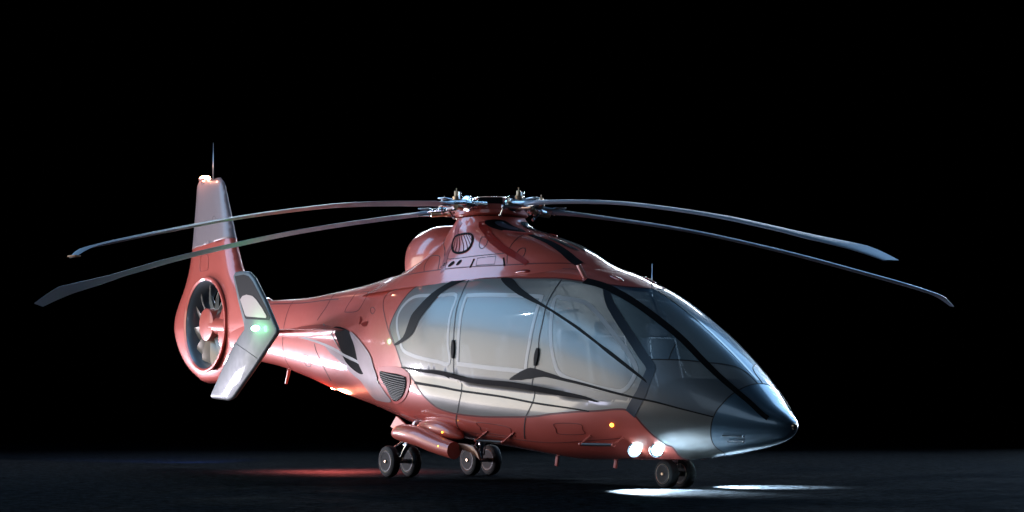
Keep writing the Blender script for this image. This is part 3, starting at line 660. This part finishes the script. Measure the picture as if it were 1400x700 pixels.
def stab(sg):
    hs = MB()   # tailplane wing: root on the boom, tip at the end plate
    rows = []
    for y, xl, xt, z, th in ((.22, -2.85, -5.7, 2.06, .13), (.34, -2.95, -5.6, 2.05, .12), (.42, -3.02, -5.45, 2.02, .085), (.6, -3.15, -5.2, 2.01, .06), (.9, -3.34, -4.9, 2.01, .05), (1.15, -3.47, -4.66, 2.01, .045), (1.27, -3.52, -4.55, 2.01, .04)):
        ring = []
        for a in np.linspace(0, 2*math.pi, 29)[:-1]:
            cx_ = (1-math.cos(a))/2; hh = math.sin(a)*(cx_**.5 if cx_ > 0 else 0)*(1.25-cx_)*1.4
            ring.append(hs.bm.verts.new((xl+(xt-xl)*cx_, sg*y, z+th*hh-(.12 if y < .3 else 0)*0)))
        rows.append(ring)
    for A_, B_ in zip(rows, rows[1:]):
        for j in range(28): hs.bm.faces.new((A_[j], A_[(j+1) % 28], B_[(j+1) % 28], B_[j]))
    hs.bm.faces.new(rows[0][::-1]); hs.bm.faces.new(rows[-1])
    hs = hs.build('tailplane', M['red'], HELI)
    ep = MB().prism(EP, sg*EY-.035, sg*EY+.035, .03).build('end_plate', ENDG, hs)
    for s_ in (-1, 1):
        y = sg*EY+s_*.036
        b_ = MB().prism(BLK, y-.003, y+.003).build('dark_inset', M['black'], hs)
        b_ = MB().prism(GRY, y+s_*.006-.003, y+s_*.006+.003).build('grey_inset', M['fin'], hs)
    MB().tube([(-4.75, sg*(EY+.036), 1.86), (-4.05, sg*(EY+.036), 1.62)], .004, 5).build('plate_seam', M['seam'], hs)
    return hs
hs = stab(-1); hs2 = stab(1)
MB().ball((-4.10, -EY-.045, 2.055), .055, (2.3, .55, .75)).build('navigation_light', M['lampg'], hs)
MB().ball((-4.10, EY+.045, 2.055), .055, (2.3, .55, .75)).build('navigation_light', M['lampr'], hs2)
# ------------------------------------------------------------------ main rotor
HUBC = Vector((-.135, 0, 0))   # heli frame; the mast
hubo = MB().lathe(HUBC+Vector((0, 0, 3.325)), (0, 0, 1), [(0, .36), (.01, .44), (.03, .475), (.07, .472), (.13, .41), (.155, .37)], 64).build('rotor_hub', M['red'], HELI)
MB().lathe(HUBC+Vector((0, 0, 3.27)), (0, 0, 1), [(0, .36), (.07, .38)], 48).build('mast_seal', M['matte'], hubo)
MB().lathe(HUBC+Vector((0, 0, 3.46)), (0, 0, 1), [(0, .33), (.03, .345), (.09, .31), (.125, .24), (.145, .10), (.147, .001)], 64).build('hub_cap', M['red'], hubo)
A0 = 54.8
AZ = [304.3-0, 16.0, 88.0, 160.0, 232.0]   # azimuths in world degrees
DR = [.3,.9,1.9,2.7,3.7,4.5,5.4,5.95,6.4,6.5,6.62,6.72]; DZ = [3.45,3.43,3.345,3.25,3.08,2.92,2.71,2.575,2.46,2.43,2.385,2.34]
def blade(az, kz, tipq):
    a = R(az+A0); er = Vector((math.cos(a), math.sin(a), 0)); et = Vector((-math.sin(a), math.cos(a), 0)); up_ = Vector((0, 0, 1))
    def Z(r): return 3.44-(3.44-float(pchip(DR, DZ, r)))*kz-tipq[2]*max(0, (r-6.38)/.34)
    b_ = MB(); rows = []
    rs = [.80, .95, 1.1, 1.3]+list(np.linspace(1.6, 5.6, 21))+[5.8, 6.0, 6.15, 6.3, 6.4, 6.45, 6.5, 6.58, 6.66, 6.72]
    for r in rs:
        ch = float(np.interp(r, [.8, .95, 1.3, 5.4, 6.0, 6.4, 6.72], [.10, .16, .37, .37, .41, .40, .22]))
        if az in (16.0, 232.0): ch *= float(np.interp(r, [5.6, 6.3, 6.72], [1, .75, .55]))
        sw = float(np.interp(r, [0, 4.8, 5.9, 6.35, 6.72], [0, 0, -.07, -.05, .18]))
        pt = R(float(np.interp(r, [0, 1.3, 5.6, 6.4, 6.72], [10, tipq[0], tipq[0], tipq[1], tipq[1]]))); th = float(np.interp(r, [.8, 1.0, 1.4, 6.0, 6.72], [.075, .07, .052, .042, .014]))
        d_ = et*math.cos(pt)-up_*math.sin(pt)    # towards the trailing edge (blade turns clockwise)
        n_ = er.cross(d_).normalized(); c_ = HUBC+er*r+up_*Z(r)+et*sw
        ring = []
        for s_, h_ in ((-.5, 0), (-.47, .22), (-.38, .42), (-.2, .52), (.1, .40), (.5, .03), (.5, -.03), (.1, -.28), (-.2, -.42), (-.38, -.36), (-.47, -.2)):
            ring.append(b_.bm.verts.new(c_+d_*ch*s_+n_*(th*h_)))
        rows.append(ring)
    n = len(rows[0])
    for A_, B_ in zip(rows, rows[1:]):
        for j in range(n): b_.bm.faces.new((A_[j], A_[(j+1) % n], B_[(j+1) % n], B_[j]))
    b_.bm.faces.new(rows[0][::-1]); b_.bm.faces.new(rows[-1])
    bo = b_.build('rotor_blade', M['blade'], HELI, angle=50)
    if az == 232.0:   # painted tip
        q = b_rows = MB(); cs = HUBC+er*6.70+up_*Z(6.70)+et*.17
        q.box(cs, (.07, .12, .016), Matrix.Rotation(a, 3, 'Z'), .004).build('tip_cap', M['bladetip'], bo)
    # cuff, damper, pitch horn and rod, hub bolt stack
    z0 = 3.475
    def P(r, t, z): return HUBC+er*r+et*t+up_*z
    MB().tube([P(.30, 0, z0), P(.42, 0, z0+.01), P(.62, 0, z0-.005), P(.80, 0, z0-.02), P(.98, 0, z0-.035)], [.04, .05, .05, .042, .03], 14).build('blade_cuff', M['steel'], bo)
    MB().lathe(P(.44, 0, z0), er, [(0, .075), (.015, .10), (.05, .10), (.06, .07)], 20).build('cuff_flange', M['chrome'], bo)
    MB().box(P(.92, 0, z0+.02), (.16, .10, .014), Matrix.Rotation(a, 3, 'Z'), .004).build('blade_clamp', M['steel'], bo)
    MB().box(P(.92, 0, z0-.075), (.16, .09, .014), Matrix.Rotation(a, 3, 'Z'), .004).build('blade_clamp', M['chrome'], bo)
    MB().cyl(P(.66, -.03, z0+.03), P(.66, -.03, z0+.075), .045, .05, 14).cyl(P(.66, -.03, z0+.075), P(.66, -.03, z0+.14), .028, .028, 12).cyl(P(.66, -.03, z0+.14), P(.66, -.03, z0+.18), .006, .006, 6).build('hub_bolt', M['brass'], bo)
    MB().cyl(P(.66, .03, z0+.04), P(.66, .03, z0+.13), .022, .02, 12).build('bolt_stack', M['chrome'], bo)
    MB().cyl(P(.36, .19, z0-.01), P(.58, .15, z0-.02), .048, .052, 18).cyl(P(.58, .15, z0-.02), P(.84, .09, z0-.03), .018, .018, 8).cyl(P(.60, .148, z0-.02), P(.63, .143, z0-.02), .062, .062, 18).build('lead_lag_damper', M['chrome'], bo)
    MB().tube([P(.70, -.02, z0-.05), P(.68, -.14, z0-.06), P(.60, -.21, z0-.06)], [.028, .024, .02], 8).ball(P(.60, -.21, z0-.06), .034).build('pitch_horn', M['steel'], bo)
    MB().cyl(P(.60, -.21, z0-.06), P(.50, -.20, z0-.17), .013, .013, 8).ball(P(.50, -.20, z0-.16), .022).build('pitch_rod', M['chrome'], bo)
    MB().cyl(P(.52, -.10, z0-.02), P(.62, .02, z0-.07), .034, .03, 12).cyl(P(.60, .01, z0-.06), P(.80, .08, z0-.07), .03, .036).build('hinge_fitting', M['brass'], bo)
    # dark window in the hub cap between the arms
    am = a+R(36); em = Vector((math.cos(am), math.sin(am), 0))
    MB().box(HUBC+em*.312+up_*3.515, (.07, .32, .095), Matrix.Rotation(am, 3, 'Z') @ Matrix.Rotation(R(-8), 3, 'Y'), .015).build('hub_window', M['matte'], hubo)
    return bo
for az, kz, q in zip(AZ, (1.0, 1.0, 1.0, .87, 1.0), ((0,-4,.04),(-6,-7,0),(0,0,0),(3,-8,.12),(-4,-5,0))): blade(az, kz, q)
# ------------------------------------------------------------------ landing gear
def wheel(cx_, cy, r, w, par):
    c_ = Vector((cx_, cy, r)); ax = Vector((0, -1, 0))
    pr = [(-w*.5, r*.60), (-w*.52, r*.72), (-w*.50, r*.84), (-w*.40, r*.945), (-w*.22, r*.99), (0, r), (w*.22, r*.99), (w*.40, r*.945), (w*.50, r*.84), (w*.52, r*.72), (w*.5, r*.60)]
    t_ = MB().lathe(c_, ax, pr, 48).build('tyre', M['tyre'], par)
    for k in (-.12, .12): pass
    h = w*.5
    MB().lathe(c_, ax, [(h*.99, r*.665), (h*1.10, r*.69), (h*1.0, r*.715)], 40, cap=False).build('rim_ring', M['brass'], par)
    rim = MB(); rim.lathe(c_, ax, [(h*.5, r*.05), (h*.95, r*.10), (h*1.0, r*.20), (h*.80, r*.24), (h*.62, r*.30), (h*.60, r*.46), (h*.92, r*.54), (h*1.06, r*.60), (h*1.06, r*.64), (h*.96, r*.66)], 40)
    rim.lathe(c_, -ax, [(h*.5, r*.05), (h*.95, r*.10), (h*1.0, r*.20), (h*.80, r*.24), (h*.62, r*.30), (h*.60, r*.46), (h*.92, r*.54), (h*1.06, r*.60), (h*1.06, r*.64), (h*.96, r*.66)], 40)
    rim.build('rim', M['rim'], par)
    hb = MB()
    for k in range(8):
        a = 2*math.pi*k/8; q = c_+Vector((math.cos(a), 0, math.sin(a)))*r*.36; hb.cyl(q+ax*h*.5, q+ax*h*.85, r*.06, r*.05, 8); hb.cyl(q-ax*h*.5, q-ax*h*.85, r*.06, r*.05, 8)
    hb.cyl(c_+ax*h*.6, c_+ax*h*1.25, r*.12, r*.10, 14); hb.build('wheel_hub', M['brass'], par)
def gear(name, x, y, r, w, sp, top):
    g = bpy.data.objects.new(name, None); COL.objects.link(g); g.parent = HELI
    for s_ in (-1, 1): wheel(x, y+s_*sp/2, r, w, g)
    MB().cyl((x, y-sp/2, r), (x, y+sp/2, r), .03, .03, 12).build('axle', M['steel'], g)
    tp = Vector(top); ax0 = Vector((x, y, r))
    MB().cyl(ax0, ax0+(tp-ax0)*.5, .028, .03, 14).build('oleo_piston', M['chrome'], g)
    MB().cyl(ax0+(tp-ax0)*.42, tp, .045, .052, 16).build('oleo_strut', M['steel'], g)
    q1 = ax0+Vector((-.10, 0, .06)); q2 = ax0+Vector((-.17, 0, .17)); q3 = ax0+(tp-ax0)*.62+Vector((-.03, 0, 0))
    MB().tube([ax0, q1, q2], .014, 6).tube([q2, q3], .013, 6).ball(q2, .024).build('torque_link', M['chrome'], g)
    MB().tube([ax0+Vector((0, .05, .06)), ax0+(tp-ax0)*.55+Vector((.03, .05, 0)), tp+Vector((.02, .05, 0))], .008, 6).build('brake_hose', M['matte'], g)
    return g
g1 = gear('landing_gear', -1.32, -.643, .208, .115, .33, (-1.08, -.52, .74)); g1['label'] = 'starboard main gear with twin wheels'
g2 = gear('landing_gear', -1.32, .643, .208, .115, .33, (-1.08, .52, .74)); g2['label'] = 'port main gear with twin wheels'
g3 = gear('landing_gear', 3.475, 0, .158, .12, .25, (3.42, 0, .45)); g3['label'] = 'nose gear with twin wheels'
for s_, gg in ((-1, g1), (1, g2)):
    MB().cyl((-1.25, s_*.60, .42), (-.70, s_*.55, .62), .02, .024, 10).ball((-1.25, s_*.60, .42), .035).build('drag_brace', M['chrome'], gg)
    MB().cyl((-1.15, s_*.66, .50), (-1.05, s_*.74, .66), .03, .03, 10).build('gear_fitting', M['chrome'], gg)
# gear fairings
def podm(stn, cy, name, m, sg, tilt=0):
    """stn: x, z centre, half height, half width"""
    b_ = MB(); rows = []
    for x, z, h, w in stn:
        rows.append([b_.bm.verts.new((x, sg*(cy)+w*math.cos(a), z+h*math.sin(a))) for a in np.linspace(0, 2*math.pi, 33)[:-1]])
    for A_, B_ in zip(rows, rows[1:]):
        for j in range(32): b_.bm.faces.new((A_[j], A_[(j+1) % 32], B_[(j+1) % 32], B_[j]))
    b_.bm.faces.new(rows[0][::-1]); b_.bm.faces.new(rows[-1]); return b_.build(name, m, HELI, angle=50)
for sg in (-1, 1):
    s1 = [(-.66, .655, .01, .01), (-.62, .66, .035, .03), (-.5, .665, .075, .07), (-.33, .663, .105, .11), (-.1, .65, .125, .14), (.1, .625, .115, .14), (.25, .59, .085, .11), (.36, .555, .045, .06), (.41, .535, .008, .01)]
    podm([(x, z, h, w) for x, z, h, w in s1], .80, 'gear_fairing', M['pod'], sg)
    s2 = [(-.98, .57, .02, .02), (-.955, .58, .055, .05), (-.88, .59, .09, .085), (-.75, .588, .11, .11), (-.55, .57, .125, .13), (-.3, .535, .128, .135), (-.05, .475, .125, .13), (.2, .42, .112, .115), (.44, .378, .106, .10)]
    fr_ = podm(s2, .95, 'gear_fairing', M['pod'], sg)
    for (x, z, y) in ((.16, .60, .94), (.25, .43, 1.055)): MB().ball((x, sg*y, z), .012).build('rivet_lamp', M['lampa'], fr_)
    MB().prism([(-1.007, .80), (-1.152, .667), (-.738, .49), (-.62, .60), (-.80, .70)], sg*.88-.012, sg*.88+.012).build('gear_door', M['pod'], HELI)
    MB().prism([(-.42, .72), (-.70, .78), (-.78, .62), (-.40, .60)], sg*.70-.012, sg*.70+.012).build('gear_door', M['pod'], HELI)
    MB().prism([(.40, .47), (.60, .46), (.74, .44), (.84, .36), (.90, .26), (.80, .31), (.66, .36), (.52, .385), (.40, .38)], sg*.86-.015, sg*.86+.015, .008).build('gear_door', mat('brown_door', (.16, .06, .03), .3, .4, .5), HELI)
# ------------------------------------------------------------------ cabin interior
MB().box((1.6, 0, .70), (4.6, 1.35, .05), None, .01).build('cabin_floor', M['inner'], HELI)
MB().box((-.75, 0, 1.5), (.05, 1.3, 1.6), None, .02).build('rear_bulkhead', M['inner'], HELI)
MB().box((3.95, 0, .95), (.35, 1.0, .45), Matrix.Rotation(R(-20), 3, 'Y'), .06).build('instrument_panel', M['inner'], HELI)
def seat(x, y, rot=0):
    s_ = bpy.data.objects.new('cabin_seat', None); COL.objects.link(s_); s_.parent = HELI; s_.location = (x, y, .72); s_.rotation_euler = (0, 0, rot)
    MB().box((.05, 0, .33), (.50, .46, .14), None, .05).build('seat_cushion', M['seat'], s_)
    MB().box((-.22, 0, .66), (.13, .46, .66), Matrix.Rotation(R(-10), 3, 'Y'), .05).build('backrest', M['seat'], s_)
    MB().box((-.29, 0, 1.07), (.10, .28, .16), Matrix.Rotation(R(-10), 3, 'Y'), .04).build('headrest', M['seat'], s_)
    MB().tube([(-.04, -.20, .42), (-.14, -.21, .72), (-.20, -.19, .98), (-.20, .19, .98), (-.14, .21, .72), (-.04, .20, .42)], .011, 6).build('seat_piping', M['piping'], s_)
    MB().tube([(.31, -.22, .40), (.31, .22, .40)], .010, 6).build('seat_piping', M['piping'], s_)
    MB().box((.0, 0, .13), (.30, .30, .26), None, .02).build('seat_base', M['inner'], s_)
    return s_
for x, y, r_ in ((3.0, -.38, 0), (3.0, .38, 0), (1.25, -.40, 0), (1.25, .40, 0), (-.1, -.45, 0), (-.1, .45, 0)): seat(x, y, r_)
# overhead console seen through the sliding door window
MB().box((1.35, -.35, 2.02), (1.0, .5, .03), Matrix.Rotation(R(8), 3, 'X'), .008).build('ceiling_console', M['frame'], HELI)
HELI.location = (-.187, 22.2, 0); HELI.rotation_euler = (0, 0, -R(A0))
# ------------------------------------------------------------------ ground
def ground():
    me = bpy.data.meshes.new('ground'); s = 400
    me.from_pydata([(-s, -20, 0), (s, -20, 0), (s, 600, 0), (-s, 600, 0)], [], [(0, 1, 2, 3)])
    m, nt, b = new_mat('wet_asphalt'); L = nt.links.new; N = nt.nodes.new
    tc = N('ShaderNodeTexCoord')
    n1 = N('ShaderNodeTexNoise'); n1.inputs['Scale'].default_value = .55; n1.inputs['Detail'].default_value = 9; n1.inputs['Roughness'].default_value = .62
    n2 = N('ShaderNodeTexNoise'); n2.inputs['Scale'].default_value = 7; n2.inputs['Detail'].default_value = 10; n2.inputs['Roughness'].default_value = .7
    n3 = N('ShaderNodeTexNoise'); n3.inputs['Scale'].default_value = 140; n3.inputs['Detail'].default_value = 4
    vo = N('ShaderNodeTexVoronoi'); vo.inputs['Scale'].default_value = 90
    for n in (n1, n2, n3, vo): L(tc.outputs['Object'], n.inputs['Vector'])
    r1 = N('ShaderNodeMapRange'); r1.inputs['From Min'].default_value = .38; r1.inputs['From Max'].default_value = .62; r1.inputs['To Min'].default_value = .24; r1.inputs['To Max'].default_value = .60
    L(n1.outputs['Fac'], r1.inputs['Value'])
    ad = N('ShaderNodeMath'); ad.operation = 'MULTIPLY_ADD'; ad.inputs[1].default_value = .25; L(n2.outputs['Fac'], ad.inputs[0]); L(r1.outputs['Result'], ad.inputs[2])
    L(ad.outputs['Value'], b.inputs['Roughness'])
    cr = N('ShaderNodeValToRGB'); cr.color_ramp.elements[0].color = (.0003, .0004, .0006, 1); cr.color_ramp.elements[1].color = (.0042, .0062, .0088, 1)
    cr.color_ramp.elements[0].position = .485; cr.color_ramp.elements[1].position = .585
    n4 = N('ShaderNodeTexNoise'); n4.inputs['Scale'].default_value = 22; n4.inputs['Detail'].default_value = 8; n4.inputs['Roughness'].default_value = .75; L(tc.outputs['Object'], n4.inputs['Vector'])
    mxn = N('ShaderNodeMath'); mxn.operation = 'MULTIPLY_ADD'; mxn.inputs[1].default_value = .5; L(n4.outputs['Fac'], mxn.inputs[0])
    mh = N('ShaderNodeMath'); mh.operation = 'MULTIPLY'; mh.inputs[1].default_value = .52; L(n2.outputs['Fac'], mh.inputs[0]); L(mh.outputs['Value'], mxn.inputs[2])
    L(mxn.outputs['Value'], cr.inputs['Fac']); L(cr.outputs['Color'], b.inputs['Base Color'])
    h = N('ShaderNodeMath'); h.operation = 'MULTIPLY_ADD'; h.inputs[1].default_value = 2.2; L(n2.outputs['Fac'], h.inputs[0])
    h2 = N('ShaderNodeMath'); h2.operation = 'MULTIPLY_ADD'; h2.inputs[1].default_value = .35; L(n3.outputs['Fac'], h2.inputs[0]); L(vo.outputs['Distance'], h2.inputs[2]); L(h2.outputs['Value'], h.inputs[2])
    bp = N('ShaderNodeBump'); bp.inputs['Strength'].default_value = .55; bp.inputs['Distance'].default_value = .012; L(h.outputs['Value'], bp.inputs['Height']); L(bp.outputs['Normal'], b.inputs['Normal'])
    b.inputs['Specular IOR Level'].default_value = 0
    # thin water film: a few percent of sharp-ish reflection over the rough asphalt
    gl = N('ShaderNodeBsdfGlossy'); gl.inputs['Color'].default_value = (.8, .9, 1, 1); L(ad.outputs['Value'], gl.inputs['Roughness']); L(bp.outputs['Normal'], gl.inputs['Normal'])
    mx = N('ShaderNodeMixShader'); L(b.outputs['BSDF'], mx.inputs[1]); L(gl.outputs['BSDF'], mx.inputs[2]); L(mx.outputs['Shader'], nt.nodes['Material Output'].inputs['Surface'])
    mk = N('ShaderNodeMapRange'); mk.inputs['From Min'].default_value = .4; mk.inputs['From Max'].default_value = .6; mk.inputs['To Min'].default_value = .0012; mk.inputs['To Max'].default_value = .016
    L(mxn.outputs['Value'], mk.inputs['Value']); L(mk.outputs['Result'], mx.inputs['Fac'])
    o = finish('ground', me, m, None, False); o['kind'] = 'structure'
ground()
# ------------------------------------------------------------------ light
w = bpy.data.worlds.new('World'); scn.world = w; w.use_nodes = True
w.node_tree.nodes['Background'].inputs['Color'].default_value = (0, 0, 0, 1); w.node_tree.nodes['Background'].inputs['Strength'].default_value = 0
def aim(o, to): o.rotation_euler = (Vector(to)-o.location).to_track_quat('-Z', 'Y').to_euler()
def area(name, loc, to, sx, sy, e, col, spread=180):
    l = bpy.data.lights.new(name, 'AREA'); l.shape = 'RECTANGLE'; l.size = sx; l.size_y = sy; l.energy = e; l.color = col; l.spread = R(spread)
    o = bpy.data.objects.new(name, l); COL.objects.link(o); o.location = loc; aim(o, to); return o
def spot(name, loc, to, e, col, deg, blend=.2, rad=.03):
    l = bpy.data.lights.new(name, 'SPOT'); l.energy = e; l.color = col; l.spot_size = R(deg); l.spot_blend = blend; l.shadow_soft_size = rad
    o = bpy.data.objects.new(name, l); COL.objects.link(o); o.location = loc; aim(o, to); return o
def point(name, loc, e, col, rad=.05):
    l = bpy.data.lights.new(name, 'POINT'); l.energy = e; l.color = col; l.shadow_soft_size = rad
    o = bpy.data.objects.new(name, l); COL.objects.link(o); o.location = loc; return o
def W(x, y, z): a = R(A0); return Vector((-.187+x*math.cos(a)+y*math.sin(a), 22.2-x*math.sin(a)+y*math.cos(a), z))
area('left_softbox', (-13.5, 23.5, 2.6), (0, 21, 1.8), 13, 4.2, 680, (1.0, .885, .76))
area('upper_softbox', (-13.5, 23, 8.4), (0, 21, 1.9), 13, 6.5, 1300, (.30, .62, 1.0))
area('front_softbox', (-9, 5, 7), (-1, 25, 2.2), 14, 8, 300, (.62, .80, 1.0))
area('back_strip', (0, 50, 13.6), (0, 22, 2), 22, .7, 620, (.74, .87, 1.0), 75)
area('back_side_strip', (17.5, 46, 7), (2, 20, 1.5), 1, 14, 900, (.74, .87, 1.0), 75)
area('right_softbox', (14, 30, 13), (2, 20, 1.5), 12, 10, 1700, (.33, .62, 1.0))
area('tail_low_fill', (-12, 31, .25), (-3.6, 26.4, 1.3), 5, 1.2, 190, (.88, .84, 1.0), 55)  # added low fill, no lamp stands there; brightens the tail boom underside
area('blade_low_fill', (-9, 20, .15), (-5, 22, 3), 2.5, .8, 60, (.70, .72, 1.0), 120)  # extra fill from low left, added to lift the blade undersides
for q, en in ((W(.6, 0, 2.25), 26), (W(3.2, 0, 1.7), 6)): point('cabin_fill', q, en, (.8, .9, 1.0), .03).data.specular_factor = 0  # added unseen points of light so the seats show through the glass
LA = W(3.62, -.68, .44); LB = W(3.62, .68, .44)
spot('landing_beam', LA, (1.50, 18.62, 0), 5500, (.78, .92, 1.0), 100, .35)
spot('landing_beam', LB, (2.66, 19.6, 0), 5000, (.78, .92, 1.0), 98, .35)
point('beacon_glow', W(-8.62, -.25, 4.98), 12, (1, .42, .25))
spot('belly_beam', W(-4.2, 0, 1.12), W(-4.1, 0, 0), 2600, (1, .13, .10), 134, .9, .08)
point('belly_glow', W(-4.2, 0, 1.0), 45, (1, .30, .18), .1)
spot('blue_ground_fill', W(-8.5, .1, 1.30), (-6.3, 32.0, 0), 1500, (.08, .22, 1.0), 70, .9)  # added blue spot without a visible source, colours the ground behind the tail
point('green_glow', W(-4.0, -EY-.20, 2.06), 8, (.2, 1, .4))
# ------------------------------------------------------------------ camera
cd = bpy.data.cameras.new('camera'); cam = bpy.data.objects.new('camera', cd); COL.objects.link(cam); scn.camera = cam
cam.location = (0, 0, .772); cam.rotation_euler = (R(90), 0, 0); cd.sensor_width = 36; cd.lens = 2381/1400*36; cd.shift_y = 222/1400; cd.clip_end = 1500; cd.clip_start = .05
scn.view_settings.view_transform = 'Standard'; scn.view_settings.look = 'None'; scn.view_settings.exposure = 0; scn.view_settings.gamma = 1
scn.render.resolution_x = 1024; scn.render.resolution_y = 512
scn.cycles.max_bounces = 8; scn.cycles.transparent_max_bounces = 12
scn.cycles.use_denoising = True
